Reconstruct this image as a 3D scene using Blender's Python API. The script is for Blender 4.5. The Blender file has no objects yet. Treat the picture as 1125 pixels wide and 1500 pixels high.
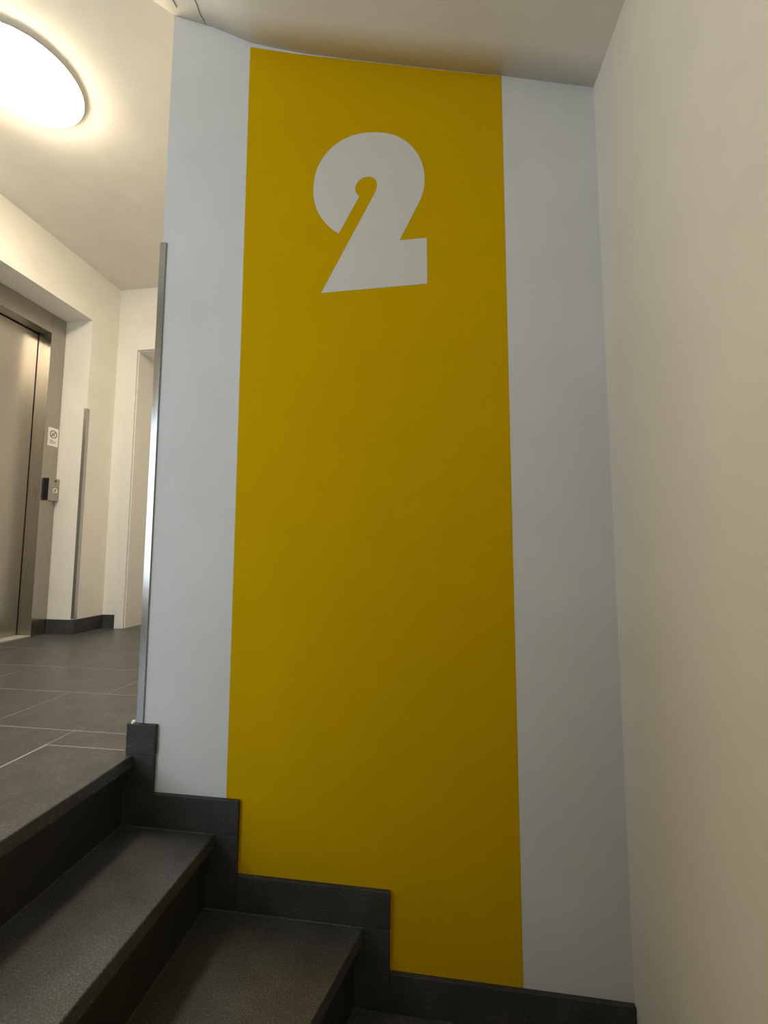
import bpy, bmesh, math, random
from mathutils import Vector, Matrix
random.seed(4)

# ------------------------------------------------------------------ camera
scene = bpy.context.scene
CAM = Vector((0.6301, -1.0712, 0.5216)); FPX = 637.13
YAW, PITCH, ROLL = (math.radians(a) for a in (8.0, 5.066, 0.10))
FWD = Vector((-math.sin(YAW)*math.cos(PITCH), math.cos(YAW)*math.cos(PITCH), math.sin(PITCH)))
_r = Vector((math.cos(YAW), math.sin(YAW), 0)); _u = _r.cross(FWD)
RT = _r*math.cos(ROLL) + _u*math.sin(ROLL); UP = _u*math.cos(ROLL) - _r*math.sin(ROLL)
cd = bpy.data.cameras.new('camera'); cam = bpy.data.objects.new('camera', cd)
scene.collection.objects.link(cam)
cd.sensor_width = 36; cd.lens = FPX*36/1500; cd.clip_start = 0.02
m = Matrix((RT, UP, -FWD)).transposed().to_4x4(); m.translation = CAM
cam.matrix_world = m
scene.camera = cam

# ------------------------------------------------------------------ world, daylight, exposure
w = bpy.data.worlds.new('sky'); scene.world = w; w.use_nodes = True
bg = w.node_tree.nodes['Background']
bg.inputs[0].default_value = (0.62, 0.78, 1.0, 1); bg.inputs[1].default_value = 1.0
# daylight entering by the window of the front wall
WIN = (-1.63, -0.75, 0.25, 1.55)          # x0 x1 z0 z1
FRONT = -1.95; LX = -1.67
ld = bpy.data.lights.new('window_daylight', 'AREA'); ld.shape = 'RECTANGLE'
ld.size = WIN[1]-WIN[0]-0.1; ld.size_y = WIN[3]-WIN[2]-0.1
ld.energy = 14; ld.color = (0.75, 0.88, 1.0)
lo = bpy.data.objects.new('window_daylight', ld); scene.collection.objects.link(lo)
lo.location = ((WIN[0]+WIN[1])/2, FRONT-0.02, (WIN[2]+WIN[3])/2)
lo.rotation_euler = (math.radians(90), 0, 0)      # shines to +y
scene.view_settings.view_transform = 'Standard'; scene.view_settings.look = 'None'
scene.view_settings.gamma = 1; scene.view_settings.use_curve_mapping = False
scene.view_settings.exposure = 0.26
LAMP_STRENGTH = 60.0

# ------------------------------------------------------------------ materials
def new_mat(name):
    mt = bpy.data.materials.new(name); mt.use_nodes = True
    return mt, mt.node_tree.nodes, mt.node_tree.links, mt.node_tree.nodes['Principled BSDF']
def noise(N, L, scale, detail=4, stretch=None, dist=0.0):
    t = N.new('ShaderNodeTexNoise'); t.inputs['Scale'].default_value = scale
    t.inputs['Detail'].default_value = detail; t.inputs['Distortion'].default_value = dist
    co = N.new('ShaderNodeTexCoord')
    if stretch:
        mp = N.new('ShaderNodeMapping'); mp.inputs['Scale'].default_value = stretch
        L.new(co.outputs['Object'], mp.inputs[0]); L.new(mp.outputs[0], t.inputs['Vector'])
    else: L.new(co.outputs['Object'], t.inputs['Vector'])
    return t
def ramp(N, L, src, stops):
    r = N.new('ShaderNodeValToRGB'); e = r.color_ramp.elements
    while len(e) < len(stops): e.new(0.5)
    for k, (p, c) in enumerate(stops): e[k].position = p; e[k].color = (*c, 1)
    L.new(src, r.inputs[0]); return r
def bump(N, L, src, B, strength, dist=0.002):
    b = N.new('ShaderNodeBump'); b.inputs['Strength'].default_value = strength
    b.inputs['Distance'].default_value = dist
    L.new(src, b.inputs['Height']); L.new(b.outputs[0], B.inputs['Normal'])
def paint(name, col, var=0.03, rough=0.85, bstr=0.25, spec=0.12):
    mt, N, L, B = new_mat(name)
    t = noise(N, L, 6, 3)
    c0 = tuple(c*(1-var) for c in col); c1 = tuple(min(1, c*(1+var)) for c in col)
    r = ramp(N, L, t.outputs['Fac'], [(0.3, c0), (0.7, c1)]); L.new(r.outputs[0], B.inputs['Base Color'])
    B.inputs['Roughness'].default_value = rough; B.inputs['Specular IOR Level'].default_value = spec
    f = noise(N, L, 260, 3); bump(N, L, f.outputs['Fac'], B, bstr, 0.001)
    return mt
def stone(name, base, speck, rough, scale=420, var=0.12, bstr=0.15, spec=0.5, stops=(0.40, 0.60, 0.72)):
    mt, N, L, B = new_mat(name)
    t = noise(N, L, scale, 2); big = noise(N, L, 14, 6)
    r1 = ramp(N, L, t.outputs['Fac'], [(stops[0], tuple(c*0.8 for c in base)), (stops[1], base), (stops[2], speck)])
    r2 = ramp(N, L, big.outputs['Fac'], [(0.3, (1-var,)*3), (0.7, (1+var,)*3)])
    mx = N.new('ShaderNodeMix'); mx.data_type = 'RGBA'; mx.blend_type = 'MULTIPLY'; mx.inputs[0].default_value = 1
    L.new(r1.outputs[0], mx.inputs[6]); L.new(r2.outputs[0], mx.inputs[7]); L.new(mx.outputs[2], B.inputs['Base Color'])
    rr = N.new('ShaderNodeMapRange'); rr.inputs[3].default_value = rough-0.015; rr.inputs[4].default_value = rough+0.025
    L.new(big.outputs['Fac'], rr.inputs[0]); L.new(rr.outputs[0], B.inputs['Roughness'])
    B.inputs['Specular IOR Level'].default_value = spec
    bump(N, L, t.outputs['Fac'], B, bstr, 0.0006)
    return mt
def steel(name, col, rough, stretch=(220, 220, 3)):
    mt, N, L, B = new_mat(name)
    B.inputs['Metallic'].default_value = 1.0
    t = noise(N, L, 1.0, 4, stretch=stretch)
    r = ramp(N, L, t.outputs['Fac'], [(0.3, tuple(c*0.965 for c in col)), (0.7, col)]); L.new(r.outputs[0], B.inputs['Base Color'])
    mr = N.new('ShaderNodeMapRange'); mr.inputs[3].default_value = rough-0.05; mr.inputs[4].default_value = rough+0.07
    L.new(t.outputs['Fac'], mr.inputs[0]); L.new(mr.outputs[0], B.inputs['Roughness'])
    bump(N, L, t.outputs['Fac'], B, 0.025, 0.0005)
    return mt
def plain(name, col, rough=0.5, emit=0, ecol=None):
    mt, N, L, B = new_mat(name)
    t = noise(N, L, 40, 2)
    r = ramp(N, L, t.outputs['Fac'], [(0.3, tuple(c*0.96 for c in col)), (0.7, col)]); L.new(r.outputs[0], B.inputs['Base Color'])
    B.inputs['Roughness'].default_value = rough
    if emit:
        B.inputs['Emission Color'].default_value = (*(ecol or col), 1); B.inputs['Emission Strength'].default_value = emit
    return mt
M = {}
M['wall'] = paint('cream_wall_paint', (0.82, 0.785, 0.705))
M['white'] = paint('white_wall_paint', (0.745, 0.75, 0.752))
M['ceil'] = paint('ceiling_paint', (0.78, 0.74, 0.66), bstr=0.35)
M['yellow'] = paint('yellow_wall_paint', (0.66, 0.405, 0.0008), var=0.02, spec=0.04)
M['numeral'] = paint('numeral_paint', (0.74, 0.72, 0.68), var=0.01)
M['lacquer'] = paint('door_lacquer', (0.80, 0.77, 0.71), var=0.01, rough=0.4, bstr=0.03)
M['tile'] = stone('floor_tile_stone', (0.086, 0.086, 0.085), (0.14, 0.138, 0.132), 0.36, scale=170, var=0.25)
M['granite'] = stone('tread_granite', (0.060, 0.060, 0.061), (0.17, 0.168, 0.165), 0.33, scale=330, var=0.22, bstr=0.12, spec=0.75, stops=(0.38, 0.52, 0.74))
M['riser'] = stone('riser_granite', (0.030, 0.029, 0.028), (0.05, 0.05, 0.05), 0.5)
M['base'] = stone('baseboard_stone', (0.046, 0.045, 0.044), (0.085, 0.084, 0.082), 0.6, scale=200, var=0.3)
M['grout'] = plain('grout', (0.40, 0.385, 0.36), 0.9)
M['joint'] = plain('bedding_joint', (0.17, 0.16, 0.145), 0.9)
M['concrete'] = plain('concrete', (0.10, 0.095, 0.09), 0.9)
M['steel'] = steel('brushed_steel', (0.44, 0.41, 0.37), 0.28)
M['steel_h'] = steel('brushed_steel_across', (0.44, 0.41, 0.37), 0.28, (220, 3, 220))
M['steel_d'] = steel('lift_door_steel', (0.56, 0.52, 0.46), 0.36)
M['guard'] = steel('guard_steel', (0.49, 0.48, 0.47), 0.16)
M['dark'] = plain('dark_gap', (0.006, 0.005, 0.005), 0.9)
M['sill'] = plain('aluminium_sill', (0.52, 0.49, 0.44), 0.5)
M['sign'] = plain('sticker_white', (0.80, 0.78, 0.74), 0.45)
M['signred'] = plain('sticker_red', (0.25, 0.045, 0.03), 0.5)
M['signtext'] = plain('sticker_grey', (0.30, 0.29, 0.27), 0.5)
M['button'] = plain('button_ring', (0.75, 0.74, 0.72), 0.3)
M['lampbase'] = plain('lamp_base_white', (0.8, 0.8, 0.78), 0.4)
M['opal'] = plain('opal_diffuser', (0.9, 0.88, 0.84), 0.3, LAMP_STRENGTH, (1.0, 0.87, 0.66))
M['plaster'] = plain('plaster_dab', (0.85, 0.84, 0.82), 0.8)
M['crack'] = plain('crack_dark', (0.22, 0.20, 0.18), 0.9)  # dark tone of the thin plaster cracks
mt, N, L, B = new_mat('window_glass'); B.inputs['Roughness'].default_value = 0.02
B.inputs['Transmission Weight'].default_value = 1.0; B.inputs['IOR'].default_value = 1.0; B.inputs['Base Color'].default_value = (0.97, 0.99, 0.98, 1)
M['glass'] = mt

# ------------------------------------------------------------------ helpers
col = scene.collection
def tag(o, label=None, cat=None, group=None, kind=None):
    if label: o['label'] = label
    if cat: o['category'] = cat
    if group: o['group'] = group
    if kind: o['kind'] = kind
    return o
def origin(o):
    p = Vector((0, 0, 0))
    while o: p += o.location; o = o.parent
    return p
def finish(name, bm, mat, parent=None, loc=None, smooth=False):
    """bm in world coordinates -> object with its origin at loc (default: centre)."""
    if loc is None:
        lo_ = [min(v.co[i] for v in bm.verts) for i in range(3)]; hi_ = [max(v.co[i] for v in bm.verts) for i in range(3)]
        loc = Vector([(a+b)/2 for a, b in zip(lo_, hi_)])
    loc = Vector(loc)
    bmesh.ops.translate(bm, verts=bm.verts[:], vec=-loc)
    bmesh.ops.recalc_face_normals(bm, faces=bm.faces[:])
    me = bpy.data.meshes.new(name); bm.to_mesh(me); bm.free()
    if smooth:
        for p in me.polygons: p.use_smooth = True
    me.materials.append(mat)
    o = bpy.data.objects.new(name, me); col.objects.link(o)
    o.parent = parent; o.location = loc - (origin(parent) if parent else Vector())
    return o
def empty(name, loc):
    o = bpy.data.objects.new(name, None); col.objects.link(o); o.location = loc; o.empty_display_size = 0.1
    return o
def add_box(bm, x0, x1, y0, y1, z0, z1, bevel=0.0):
    vs = [bm.verts.new((x, y, z)) for x in (x0, x1) for y in (y0, y1) for z in (z0, z1)]
    fs = [bm.faces.new([vs[i] for i in q]) for q in ((0,1,3,2),(4,6,7,5),(0,4,5,1),(2,3,7,6),(0,2,6,4),(1,5,7,3))]
    if bevel:
        es = {e for f in fs for e in f.edges}
        bmesh.ops.bevel(bm, geom=list(es), offset=bevel, segments=2, affect='EDGES', profile=0.5)
def boxes(name, lst, mat, parent=None, bevel=0.0):
    bm = bmesh.new()
    for b in lst: add_box(bm, *b, bevel=bevel)
    return finish(name, bm, mat, parent)
def box(name, b, mat, parent=None, bevel=0.0): return boxes(name, [b], mat, parent, bevel)
def prism_y(name, pts, y0, y1, mat, parent=None, bevel=0.0):
    """polygon of (x, z) extruded along y"""
    bm = bmesh.new()
    a = [bm.verts.new((x, y0, z)) for x, z in pts]; b = [bm.verts.new((x, y1, z)) for x, z in pts]
    n = len(pts); bm.faces.new(a); bm.faces.new(b[::-1])
    for i in range(n): bm.faces.new([a[i], b[i], b[(i+1) % n], a[(i+1) % n]])
    return finish(name, bm, mat, parent)
def prism_z(name, pts, z0, z1, mat, parent=None, bevel=0.0):
    bm = bmesh.new()
    a = [bm.verts.new((x, y, z0)) for x, y in pts]; b = [bm.verts.new((x, y, z1)) for x, y in pts]
    n = len(pts); bm.faces.new(a); top = bm.faces.new(b[::-1])
    for i in range(n): bm.faces.new([a[i], b[i], b[(i+1) % n], a[(i+1) % n]])
    if bevel: bmesh.ops.bevel(bm, geom=list(top.edges), offset=bevel, segments=2, affect='EDGES', profile=0.5)
    return finish(name, bm, mat, parent)
def lathe(name, prof, axis_o, axis, mat, parent=None, seg=48):
    """prof: (radius, distance along axis); axis = unit Vector"""
    axis = Vector(axis).normalized(); a = axis.orthogonal().normalized(); b = axis.cross(a)
    bm = bmesh.new(); rings = []
    for r, h in prof:
        c = Vector(axis_o)+axis*h
        if r < 1e-6: rings.append([bm.verts.new(c)])
        else: rings.append([bm.verts.new(c+a*r*math.cos(t*2*math.pi/seg)+b*r*math.sin(t*2*math.pi/seg)) for t in range(seg)])
    for p, q in zip(rings, rings[1:]):
        for i in range(seg):
            j = (i+1) % seg
            if len(p) == 1: bm.faces.new([p[0], q[j], q[i]])
            elif len(q) == 1: bm.faces.new([p[i], p[j], q[0]])
            else: bm.faces.new([p[i], p[j], q[j], q[i]])
    return finish(name, bm, mat, parent, smooth=True)
def ray(u, v): return FWD + RT*((u-562.5)/FPX) + UP*((750-v)/FPX)
def on_wall(u, v):                                   # a pixel's point on the stair wall y = 0
    d = ray(u, v); p = CAM + d*((0-CAM.y)/d.y); return (p.x, p.z)

# ------------------------------------------------------------------ sizes
R = 0.17                       # rise of a step
X0 = -0.160                    # free end of the stair wall
W = 1.016                      # right wall
N1, N2, N3 = -0.167, 0.0634, 0.4364   # nosings at the wall
BX, BH = -0.1054, 0.0809       # baseboard step, height
T2, T3 = 0.2293, 0.3730
CZ = 2.39                      # lobby ceiling
BY = 1.626                     # back wall of the lobby (the lift wall is LX)
STAIR_Y = -1.10
PROF = [(-0.50, 2.40), (-0.34, 2.28), (-0.245, 2.196), (-0.198, 2.157), (-0.159, 2.122), (-0.116, 2.100), (-0.061, 2.074), (-0.029, 2.058),
        (0.03, 2.023), (0.088, 1.987), (0.17, 1.954), (0.25, 1.924), (0.357, 1.891), (0.50, 1.849), (0.639, 1.808), (0.785, 1.768), (1.10, 1.670)]
def sof_z(x, y=0):
    for (a, za), (b, zb) in zip(PROF, PROF[1:]):
        if a <= x <= b:
            z = za+(zb-za)*(x-a)/(b-a); break
    else: z = PROF[0][1] if x < PROF[0][0] else PROF[-1][1]
    return z + 0.12*max(0, min(1, (x-0.3)/0.7))*y

# ------------------------------------------------------------------ structure
wall = box('wall_back', (X0, W+0.15, 0.0, 0.12, -0.60, 2.60), M['white']); tag(wall, kind='structure')
tag(box('wall_right', (W, W+0.15, FRONT-0.12, 0.0, -0.60, 2.60), M['wall']), kind='structure')
tag(box('wall_lobby_right', (X0, X0+0.12, 0.12, BY, -0.60, 2.60), M['wall']), kind='structure')
# lift wall with the niche of the lift
NY0, NY1, NZ, FX = 0.235, 1.395, 2.040, -1.86
tag(boxes('wall_left', [(LX-0.42, LX, NY1, BY+0.12, -0.2, 2.60), (LX-0.42, LX, FRONT-0.12, NY0, -0.2, 2.60), (LX-0.42, LX, NY0, NY1, NZ, 2.60),
                        (LX-0.42, LX-0.38, NY0, NY1, -0.2, NZ)], M['wall']), kind='structure')
# lobby back wall with the deep doorway
DX0, DX1, DZ = -1.500, -0.66, 1.920
tag(boxes('wall_lobby_back', [(LX, DX0-0.02, BY, BY+0.42, -0.2, 2.60), (DX1+0.02, X0+0.12, BY, BY+0.42, -0.2, 2.60), (DX0-0.02, DX1+0.02, BY, BY+0.42, DZ+0.02, 2.60)], M['wall']), kind='structure')
x0, x1, z0, z1 = WIN
tag(boxes('wall_front', [(LX, x0, FRONT-0.12, FRONT, -0.6, 2.6), (x1, W, FRONT-0.12, FRONT, -0.6, 2.6), (x0, x1, FRONT-0.12, FRONT, -0.6, z0), (x0, x1, FRONT-0.12, FRONT, z1, 2.6)], M['wall']), kind='structure')
tag(box('ceiling', (LX-0.42, W+0.15, FRONT-0.12, BY+0.42, CZ, CZ+0.15), M['ceil']), kind='structure')
# sloped soffit: the underside of the flight above
bm = bmesh.new(); NYS = 12; rows = []
for (x, z) in PROF:
    if x > W: x = W
    rows.append([(x, -1.02*k/NYS) for k in range(NYS+1)])
grid = [[bm.verts.new((x, y, sof_z(x, y) if x > -0.5 else CZ)) for x, y in r] for r in rows]
topv = [[bm.verts.new((r[k][0], r[k][1], CZ)) for k in (0, NYS)] for r in rows]
for i in range(len(grid)-1):
    for k in range(NYS): bm.faces.new([grid[i][k], grid[i+1][k], grid[i+1][k+1], grid[i][k+1]])
    for s, k in ((0, 0), (1, NYS)):
        vs = [grid[i][k], grid[i+1][k], topv[i+1][s], topv[i][s]]
        bm.faces.new(vs)
soffit = finish('ceiling_soffit', bm, M['ceil']); tag(soffit, kind='structure')
for p in soffit.data.polygons:
    if abs(p.normal.z) > 0.5: p.use_smooth = True
def on_soffit(u, v):
    d = ray(u, v); t = 0.2
    while t < 4:
        p = CAM+d*t
        if p.z >= sof_z(p.x, p.y): return p
        t += 0.002
    return p
for pts in ([(302, 37), (298, 28), (293, 20), (289, 8), (284, -4), (281, -12)], [(259, 11), (256, 5), (253, -1), (250, -9)]):
    bm = bmesh.new(); prev = None
    for i, (u, v) in enumerate(pts):
        p = on_soffit(u, v); p.z = sof_z(p.x, p.y)
        wd = 0.0016 if 0 < i < len(pts)-1 else 0.0006
        cur = [bm.verts.new((p.x+s*wd, min(p.y, -0.0005), sof_z(p.x+s*wd, p.y)+dz)) for s in (-1, 1) for dz in (-0.0012, 0.002)]
        if prev:
            for a, b in ((0, 1), (1, 3), (3, 2), (2, 0)): bm.faces.new([prev[a], prev[b], cur[b], cur[a]])
        else: bm.faces.new([cur[0], cur[1], cur[3], cur[2]])
        prev = cur
    bm.faces.new([prev[0], prev[2], prev[3], prev[1]])
    finish('plaster_crack', bm, M['crack'], soffit)

# painted band and numeral on the stair wall
YL, YR = 0.0860, 0.7892
top = [(YL, 1.974), (0.16, 1.949), (0.23, 1.926), (0.30, 1.9055), (0.357, 1.889), (0.50, 1.8475), (0.639, 1.8065), (YR, 1.7655)]
band = prism_y('painted_band', [(YL, -0.30), (0.45, -0.30), (0.45, -0.46), (YR, -0.46)] + top[::-1], -0.0006, 0.001, M['yellow'], wall)
tag(band, 'mustard yellow painted band running up the white stair wall')
def cat(pts, n=4):
    out = []
    for i in range(len(pts)-1):
        p0, p1, p2, p3 = (Vector(pts[max(0, min(len(pts)-1, j))]) for j in (i-1, i, i+1, i+2))
        for k in range(n):
            t = k/n
            out.append(0.5*((2*p1)+(p2-p0)*t+(2*p0-5*p1+4*p2-p3)*t*t+(3*p1-p0-3*p2+p3)*t**3))
    return [tuple(p) for p in out]+[tuple(pts[-1])]
outer = cat([(330,790),(285,760),(240,715),(205,665),(182,610),(170,545),(173,470),(185,405),(210,345),(245,290),(290,243),(345,203),(400,176),(460,158),
             (520,151),(580,150),(640,156),(695,172),(745,198),(790,235),(825,278),(852,330),(868,385),(874,440),(871,495),(860,540),(845,580)])
inner = cat([(560,532),(570,505),(573,485),(571,465),(560,445),(540,433),(515,429),(485,437),(458,456),(441,480),(434,505),(441,532),(460,556)])
outline = outer + [(715,833),(888,817),(891,1107),(219,1166)] + inner
K = 1125/260
num_pts = [on_wall(420+a/K, 160+b/K) for a, b in outline]
num = prism_y('numeral_two', num_pts, -0.0014, -0.0004, M['numeral'], band)
tag(num, 'large pale heavy numeral 2 painted on the yellow band')

# baseboards of the stair wall, slab by slab, stepping down
skirt = empty('baseboard_back', (0.4, 0, -0.51)); tag(skirt, kind='structure')
TH = -0.011
def slab(x0, x1, z0, z1, p=skirt, j=0.0004): return box('skirting_slab', (x0+j, x1-j, TH, 0.0, z0+j, z1-j), M['base'], p, bevel=0.0012)
slab(-0.187, BX, 0.002, BH-0.004)
slab(-0.187, BX-0.002, -R, 0.002)
slab(BX-0.002, BX+T2, -R, BH-R)
slab(0.040, BX+T2-0.001, -2*R, -R)
slab(BX+T2-0.001, BX+T2+T3, -2*R, BH-2*R)
slab(0.405, BX+T2+T3-0.001, -3*R, -2*R)
slab(BX+T2+T3, W, -3*R, BH-3*R)
d = bmesh.new(); bmesh.ops.create_icosphere(d, subdivisions=2, radius=1)
for v in d.verts: v.co = Vector((-0.172+v.co.x*0.006, -0.005+v.co.y*0.005, BH-0.003+v.co.z*0.005+0.003*math.sin(9*v.co.x)))
finish('plaster_dab', d, M['plaster'], skirt, smooth=True)

# ------------------------------------------------------------------ floors
G = 0.0017
lob = boxes('floor', [(LX-0.36, -0.436, FRONT, BY+0.42, -0.06, -0.0008), (-0.436, X0, 0.012, BY+0.42, -0.60, -0.0008), (-0.436, 0.10, FRONT, STAIR_Y, -0.06, -0.0008)], M['grout']); tag(lob, kind='structure')
def tile(x0, x1, y0, y1, z, parent, mat=None):
    if x1-x0 < 0.02 or y1-y0 < 0.02: return
    return box('floor_tile', (x0+G, x1-G, y0+G, y1-G, z-0.010, z), mat or M['tile'], parent, bevel=0.0008)
rows_y = [0.105+0.305*k for k in range(-9, 7)]
offs = {0: -0.742, 1: -0.597, -1: -0.441}
XR = -0.188
for k, y in enumerate(rows_y):
    i = k-9
    o = offs.get(i, -0.742 + (0.145 if i % 3 == 1 else 0.30 if i % 3 == 2 else 0))
    y0, y1 = max(y, FRONT), min(y+0.305, BY+0.40)
    if y1 <= y0: continue
    n0 = math.ceil((LX-0.19-o)/0.60); xs = [LX-0.19]
    xs += [o+0.60*n for n in range(n0-1, 6) if LX-0.16 < o+0.60*n < X0-0.03]
    right = X0 if y > 0 else -0.441
    if i < -4: right = 0.10
    xs = [x for x in xs if x < right-0.01]+[right]
    if i == -1:
        xs = [x for x in xs if x < -0.441]+[-0.441]
        tile(-0.441, -0.187, 0.013, 0.105, 0, lob)
    if i == -4:
        for xa, xb in zip(xs, xs[1:]): tile(xa, xb, y0, y1, 0, lob)
        tile(-0.441, 0.10, FRONT if False else -1.42, STAIR_Y, 0, lob); continue
    for xa, xb in zip(xs, xs[1:]): tile(xa, xb, y0, y1, 0, lob)
land = box('floor_landing', (-0.05, W, FRONT, 0.0, -0.60, -3*R-0.0008), M['grout']); tag(land, kind='structure')
for j in range(8):
    y1 = -0.305*j; y0 = max(FRONT, y1-0.305)
    xs = [0.10, 0.70, W] if j % 2 else [0.10, 0.40, W]
    for xa, xb in zip(xs, xs[1:]): tile(xa, xb, y0, y1, -3*R, land)
tag(box('wall_stair_side', (-0.10, 0.10, FRONT, STAIR_Y, -3*R, -0.06), M['wall']), kind='structure')

tag(box('wall_light_block', (-0.36, 0.10, -1.24, STAIR_Y-0.012, 0.0005, 0.76), M['wall']), kind='structure')  # unseen low wall, added to shade the lower right of the stair wall
# ------------------------------------------------------------------ stairs
st = empty('staircase', (0.2, -0.55, -3*R)); tag(st, 'short dark granite staircase of three steps rising to the lift lobby', 'staircase')
YB = -0.0115; TT = 0.03; OV = 0.019
S3 = (0.375-0.435)/(-0.225)                       # slant of the lowest nosing (winder)
def n3(y, off=0.0): return N3-off+S3*y
def tread(pts, z, first=False): return prism_z('tread', pts, z-TT, z, M['tile' if first else 'granite'], st, bevel=0.003)
tread([(-0.4355, STAIR_Y), (N1, STAIR_Y), (N1, 0.011), (-0.4355, 0.011)], 0.0, True)
tread([(N1-OV-0.01, STAIR_Y), (N2, STAIR_Y), (N2, YB), (N1-OV-0.01, YB)], -R)
tread([(N2-OV-0.01, STAIR_Y), (n3(STAIR_Y), STAIR_Y), (n3(YB), YB), (N2-OV-0.01, YB)], -2*R)
rb = 0.0
box('riser', (N1-OV-0.02, N1-OV, STAIR_Y, YB, -R, -TT), M['riser'], st)
box('riser', (N2-OV-0.02, N2-OV, STAIR_Y, YB, -2*R, -R-TT), M['riser'], st)
prism_z('riser', [(n3(STAIR_Y, OV+0.02), STAIR_Y), (n3(STAIR_Y, OV), STAIR_Y), (n3(YB, OV), YB), (n3(YB, OV+0.02), YB)], -3*R, -2*R-TT, M['riser'], st)
boxes('stair_core', [(-0.43, N1-OV-0.021, STAIR_Y, -0.02, -3*R, -TT-0.001), (N1-OV-0.021, N2-OV-0.021, STAIR_Y, -0.02, -3*R, -R-TT-0.001), (N2-OV-0.021, n3(STAIR_Y, OV+0.022), STAIR_Y, -0.02, -3*R, -2*R-TT-0.001)], M['concrete'], st)
# pale bedding joints where the slabs meet
box('joint', (N1-OV, N1-OV+0.0012, STAIR_Y, YB, -R, -R+0.0008), M['joint'], st)
box('joint', (N2-OV, N2-OV+0.0012, STAIR_Y, YB, -2*R, -2*R+0.0008), M['joint'], st)
box('joint', (N2-OV, N3, YB-0.0014, YB, -2*R, -2*R+0.0008), M['joint'], st)
box('joint', (N1-OV, N2, YB-0.0012, YB, -R, -R+0.0006), M['joint'], st)

# ------------------------------------------------------------------ lift
lift = empty('lift_entrance', (FX, (NY0+NY1)/2, 0.0)); tag(lift, 'brushed steel lift entrance with closed door set in a wall niche', 'lift')
IY0, IY1, IZ, DXP = NY0+0.108, 1.290, 1.912, -1.955
fr = boxes('frame_post', [(DXP-0.04, FX, IY1, NY1-0.003, 0.0, NZ-0.003)], M['steel'], lift, bevel=0.0012)
boxes('frame_post', [(DXP-0.04, FX, NY0+0.003, IY0, 0.0, NZ-0.003)], M['steel'], lift, bevel=0.0012)
boxes('frame_header', [(DXP-0.04, FX-0.0005, IY0+0.0015, IY1-0.0015, IZ, NZ-0.003)], M['steel_h'], lift, bevel=0.0012)
mid = (IY0+IY1)/2
box('door_panel', (DXP-0.03, DXP, mid+0.002, IY1-0.004, 0.008, IZ-0.006), M['steel_d'], lift, bevel=0.001)
box('door_panel', (DXP-0.035, DXP-0.012, IY0+0.004, mid-0.002, 0.008, IZ-0.006), M['steel_d'], lift, bevel=0.001)
box('shaft_gap', (DXP-0.045, DXP-0.040, NY0+0.004, NY1-0.004, 0.0, NZ-0.004), M['dark'], lift)
box('sill', (DXP-0.035, FX+0.004, IY0, IY1-0.001, 0.0005, 0.006), M['sill'], lift)
# call box
cb = empty('call_box', (FX, 1.365, 0.83)); tag(cb, 'grey steel lift call box with a round button on the door frame', 'call box')
box('housing', (FX+0.0005, FX+0.026, 1.318, 1.398, 0.832, 0.976), M['steel'], cb, bevel=0.002)
box('side_cover', (FX+0.001, FX+0.025, 1.3155, 1.3178, 0.834, 0.974), M['dark'], cb)
lathe('button_ring', [(0.010, 0.0), (0.010, 0.003), (0.0165, 0.003), (0.0165, 0.0)], (FX+0.0262, 1.364, 0.898), (1, 0, 0), M['button'], cb, 32)
lathe('button', [(0.0, 0.002), (0.0075, 0.0015), (0.0095, 0.0002), (0.0095, 0.0)], (FX+0.0262, 1.364, 0.898), (1, 0, 0), M['steel'], cb, 24)
box('display', (FX+0.0262, FX+0.0268, 1.356, 1.374, 0.956, 0.963), M['dark'], cb)
# sticker
sx = FX+0.0006
sg = empty('warning_sticker', (sx, 1.349, 1.185)); tag(sg, 'small white prohibition sticker on the lift door frame', 'sticker')
box('backing', (sx, sx+0.0006, 1.312, 1.386, 1.185, 1.303), M['sign'], sg)
lathe('prohibition_ring', [(0.021, 0.0), (0.021, 0.0005), (0.026, 0.0005), (0.026, 0.0)], (sx+0.0007, 1.350, 1.262), (1, 0, 0), M['signred'], sg, 32)
bm = bmesh.new(); add_box(bm, sx+0.0007, sx+0.0012, -0.022, 0.022, -0.0022, 0.0022)
bmesh.ops.rotate(bm, verts=bm.verts[:], cent=(0, 0, 0), matrix=Matrix.Rotation(math.radians(45), 3, 'X'))
bmesh.ops.translate(bm, verts=bm.verts[:], vec=(0, 1.350, 1.262)); finish('slash', bm, M['signred'], sg)
bm = bmesh.new()
vs = [bm.verts.new((sx+0.0010, 1.350+a, 1.262+b)) for a, b in ((-0.012, 0.008), (-0.004, 0.010), (0.002, 0.004), (0.012, -0.006), (0.010, -0.012), (0.0, -0.008), (-0.010, -0.002))]
f = bm.faces.new(vs); r = bmesh.ops.extrude_face_region(bm, geom=[f]); bmesh.ops.translate(bm, verts=[v for v in r['geom'] if isinstance(v, bmesh.types.BMVert)], vec=(0.0003, 0, 0))
finish('pictogram', bm, M['signtext'], sg)
for k, wd in enumerate((0.026, 0.044, 0.050, 0.030)):
    box('text_line', (sx+0.0007, sx+0.0010, 1.325, 1.325+wd, 1.2205-0.0066*k, 1.2235-0.0066*k), M['signtext'], sg)

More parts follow.
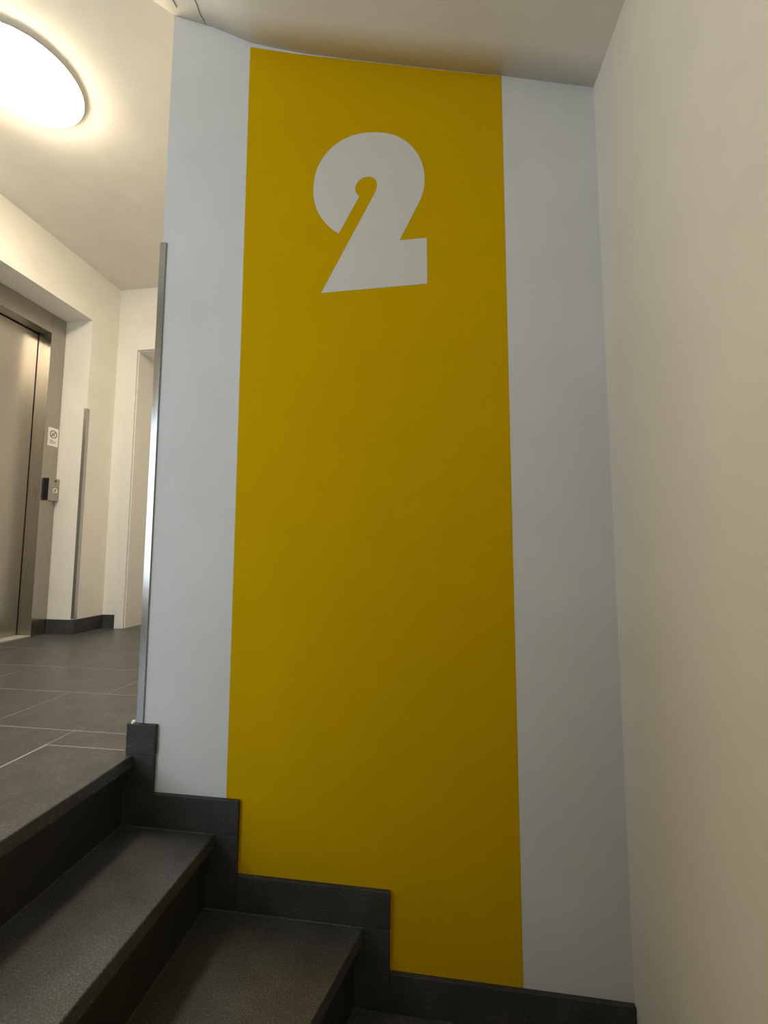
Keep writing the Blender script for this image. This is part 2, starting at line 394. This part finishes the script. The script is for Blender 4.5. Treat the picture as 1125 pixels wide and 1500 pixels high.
# ------------------------------------------------------------------ lobby trims
def guard(name, cx, cy, sx_, sy_, z0, z1, leg, th=0.0035):
    """L profile on a convex corner at (cx, cy); the wall lies towards (+sx, +sy)"""
    a = (cx-sx_*th, cy-sy_*th)
    pts = [a, (cx+sx_*leg, cy-sy_*th), (cx+sx_*leg, cy), (cx, cy), (cx, cy+sy_*leg), (cx-sx_*th, cy+sy_*leg)]
    return prism_z(name, pts, z0, z1, M['guard'], None)
g1 = guard('corner_guard', X0, 0.0, 1, 1, BH-0.003, 1.394, 0.0130, 0.005)
tag(g1, 'tall steel corner guard on the end of the yellow striped stair wall', 'corner guard')
g2 = guard('corner_guard', LX, NY1, -1, 1, 0.092, 1.440, 0.019, 0.003)
tag(g2, 'steel corner guard on the wall edge beside the lift', 'corner guard')
bl = empty('baseboard_left', (LX, 1.5, 0)); tag(bl, kind='structure')
box('skirting_slab', (FX+0.002, LX+0.009, NY1-0.009, NY1-0.0002, 0.0005, 0.088), M['base'], bl, bevel=0.001)
box('skirting_slab', (LX, LX+0.009, NY1+0.0012, BY-0.001, 0.0005, 0.088), M['base'], bl, bevel=0.001)
box('skirting_slab', (LX, LX+0.009, FRONT+0.01, NY0-0.001, 0.0005, 0.088), M['base'], bl, bevel=0.001)
bb = empty('baseboard_lobby_back', (LX, BY, 0)); tag(bb, kind='structure')
box('skirting_slab', (LX+0.010, -1.572, BY-0.009, BY, 0.0005, 0.088), M['base'], bb, bevel=0.001)

# door in the lobby back wall
dr = empty('door_1', ((DX0+DX1)/2, BY, 0)); tag(dr, kind='structure')
box('architrave', (-1.570, DX0-0.006, BY-0.014, BY, 0.0, 1.968), M['lacquer'], dr, bevel=0.002)
box('architrave', (DX1+0.006, DX1+0.07, BY-0.014, BY, 0.0, 1.968), M['lacquer'], dr, bevel=0.002)
box('architrave', (DX0-0.006, DX1+0.006, BY-0.014, BY, DZ+0.006, 1.968), M['lacquer'], dr, bevel=0.002)
box('lining', (DX0-0.018, DX0, BY+0.001, BY+0.40, 0.0, DZ), M['lacquer'], dr, bevel=0.001)
box('lining', (DX1, DX1+0.018, BY+0.001, BY+0.40, 0.0, DZ), M['lacquer'], dr, bevel=0.001)
box('lining', (DX0-0.018, DX1+0.018, BY+0.001, BY+0.40, DZ, DZ+0.018), M['lacquer'], dr, bevel=0.001)
leaf = box('door_leaf', (DX0+0.003, DX1-0.003, BY+0.36, BY+0.40, 0.006, DZ-0.003), M['lacquer'], dr, bevel=0.002)
boxes('door_handle', [(DX1-0.075, DX1-0.055, BY+0.305, BY+0.36, 1.00, 1.02), (DX1-0.19, DX1-0.055, BY+0.305, BY+0.322, 1.00, 1.02)], M['steel'], leaf, bevel=0.003)

# window of the front wall
x0, x1, z0, z1 = WIN; xm = (x0+x1)/2
wn = empty('window_1', (xm, FRONT-0.06, z0)); tag(wn, kind='structure')
for b in ((x0, x0+0.05, z0, z1), (x1-0.05, x1, z0, z1), (x0+0.05, x1-0.05, z0, z0+0.05), (x0+0.05, x1-0.05, z1-0.05, z1), (xm-0.025, xm+0.025, z0+0.05, z1-0.05)):
    box('window_frame', (b[0], b[1], FRONT-0.10, FRONT-0.03, b[2], b[3]), M['lacquer'], wn, bevel=0.003)
for a, b in ((x0+0.05, xm-0.025), (xm+0.025, x1-0.05)):
    box('window_pane', (a, b, FRONT-0.068, FRONT-0.062, z0+0.05, z1-0.05), M['glass'], wn)

# ------------------------------------------------------------------ ceiling lamp of the lobby
LC = (-0.995, 0.272, CZ)
lamp = empty('ceiling_lamp', LC); tag(lamp, 'glowing round white ceiling lamp above the lift lobby', 'lamp')
lathe('lamp_base', [(0.0, 0.0), (0.168, 0.0), (0.170, 0.001), (0.1972, 0.0187), (0.1972, 0.0195), (0.0, 0.0195)], LC, (0, 0, -1), M['lampbase'], lamp, 64)
lathe('diffuser', [(0.0, 0.0195), (0.1965, 0.0195), (0.1955, 0.0225), (0.187, 0.031), (0.162, 0.046), (0.12, 0.058), (0.06, 0.065), (0.0, 0.067)], LC, (0, 0, -1), M['opal'], lamp, 64)
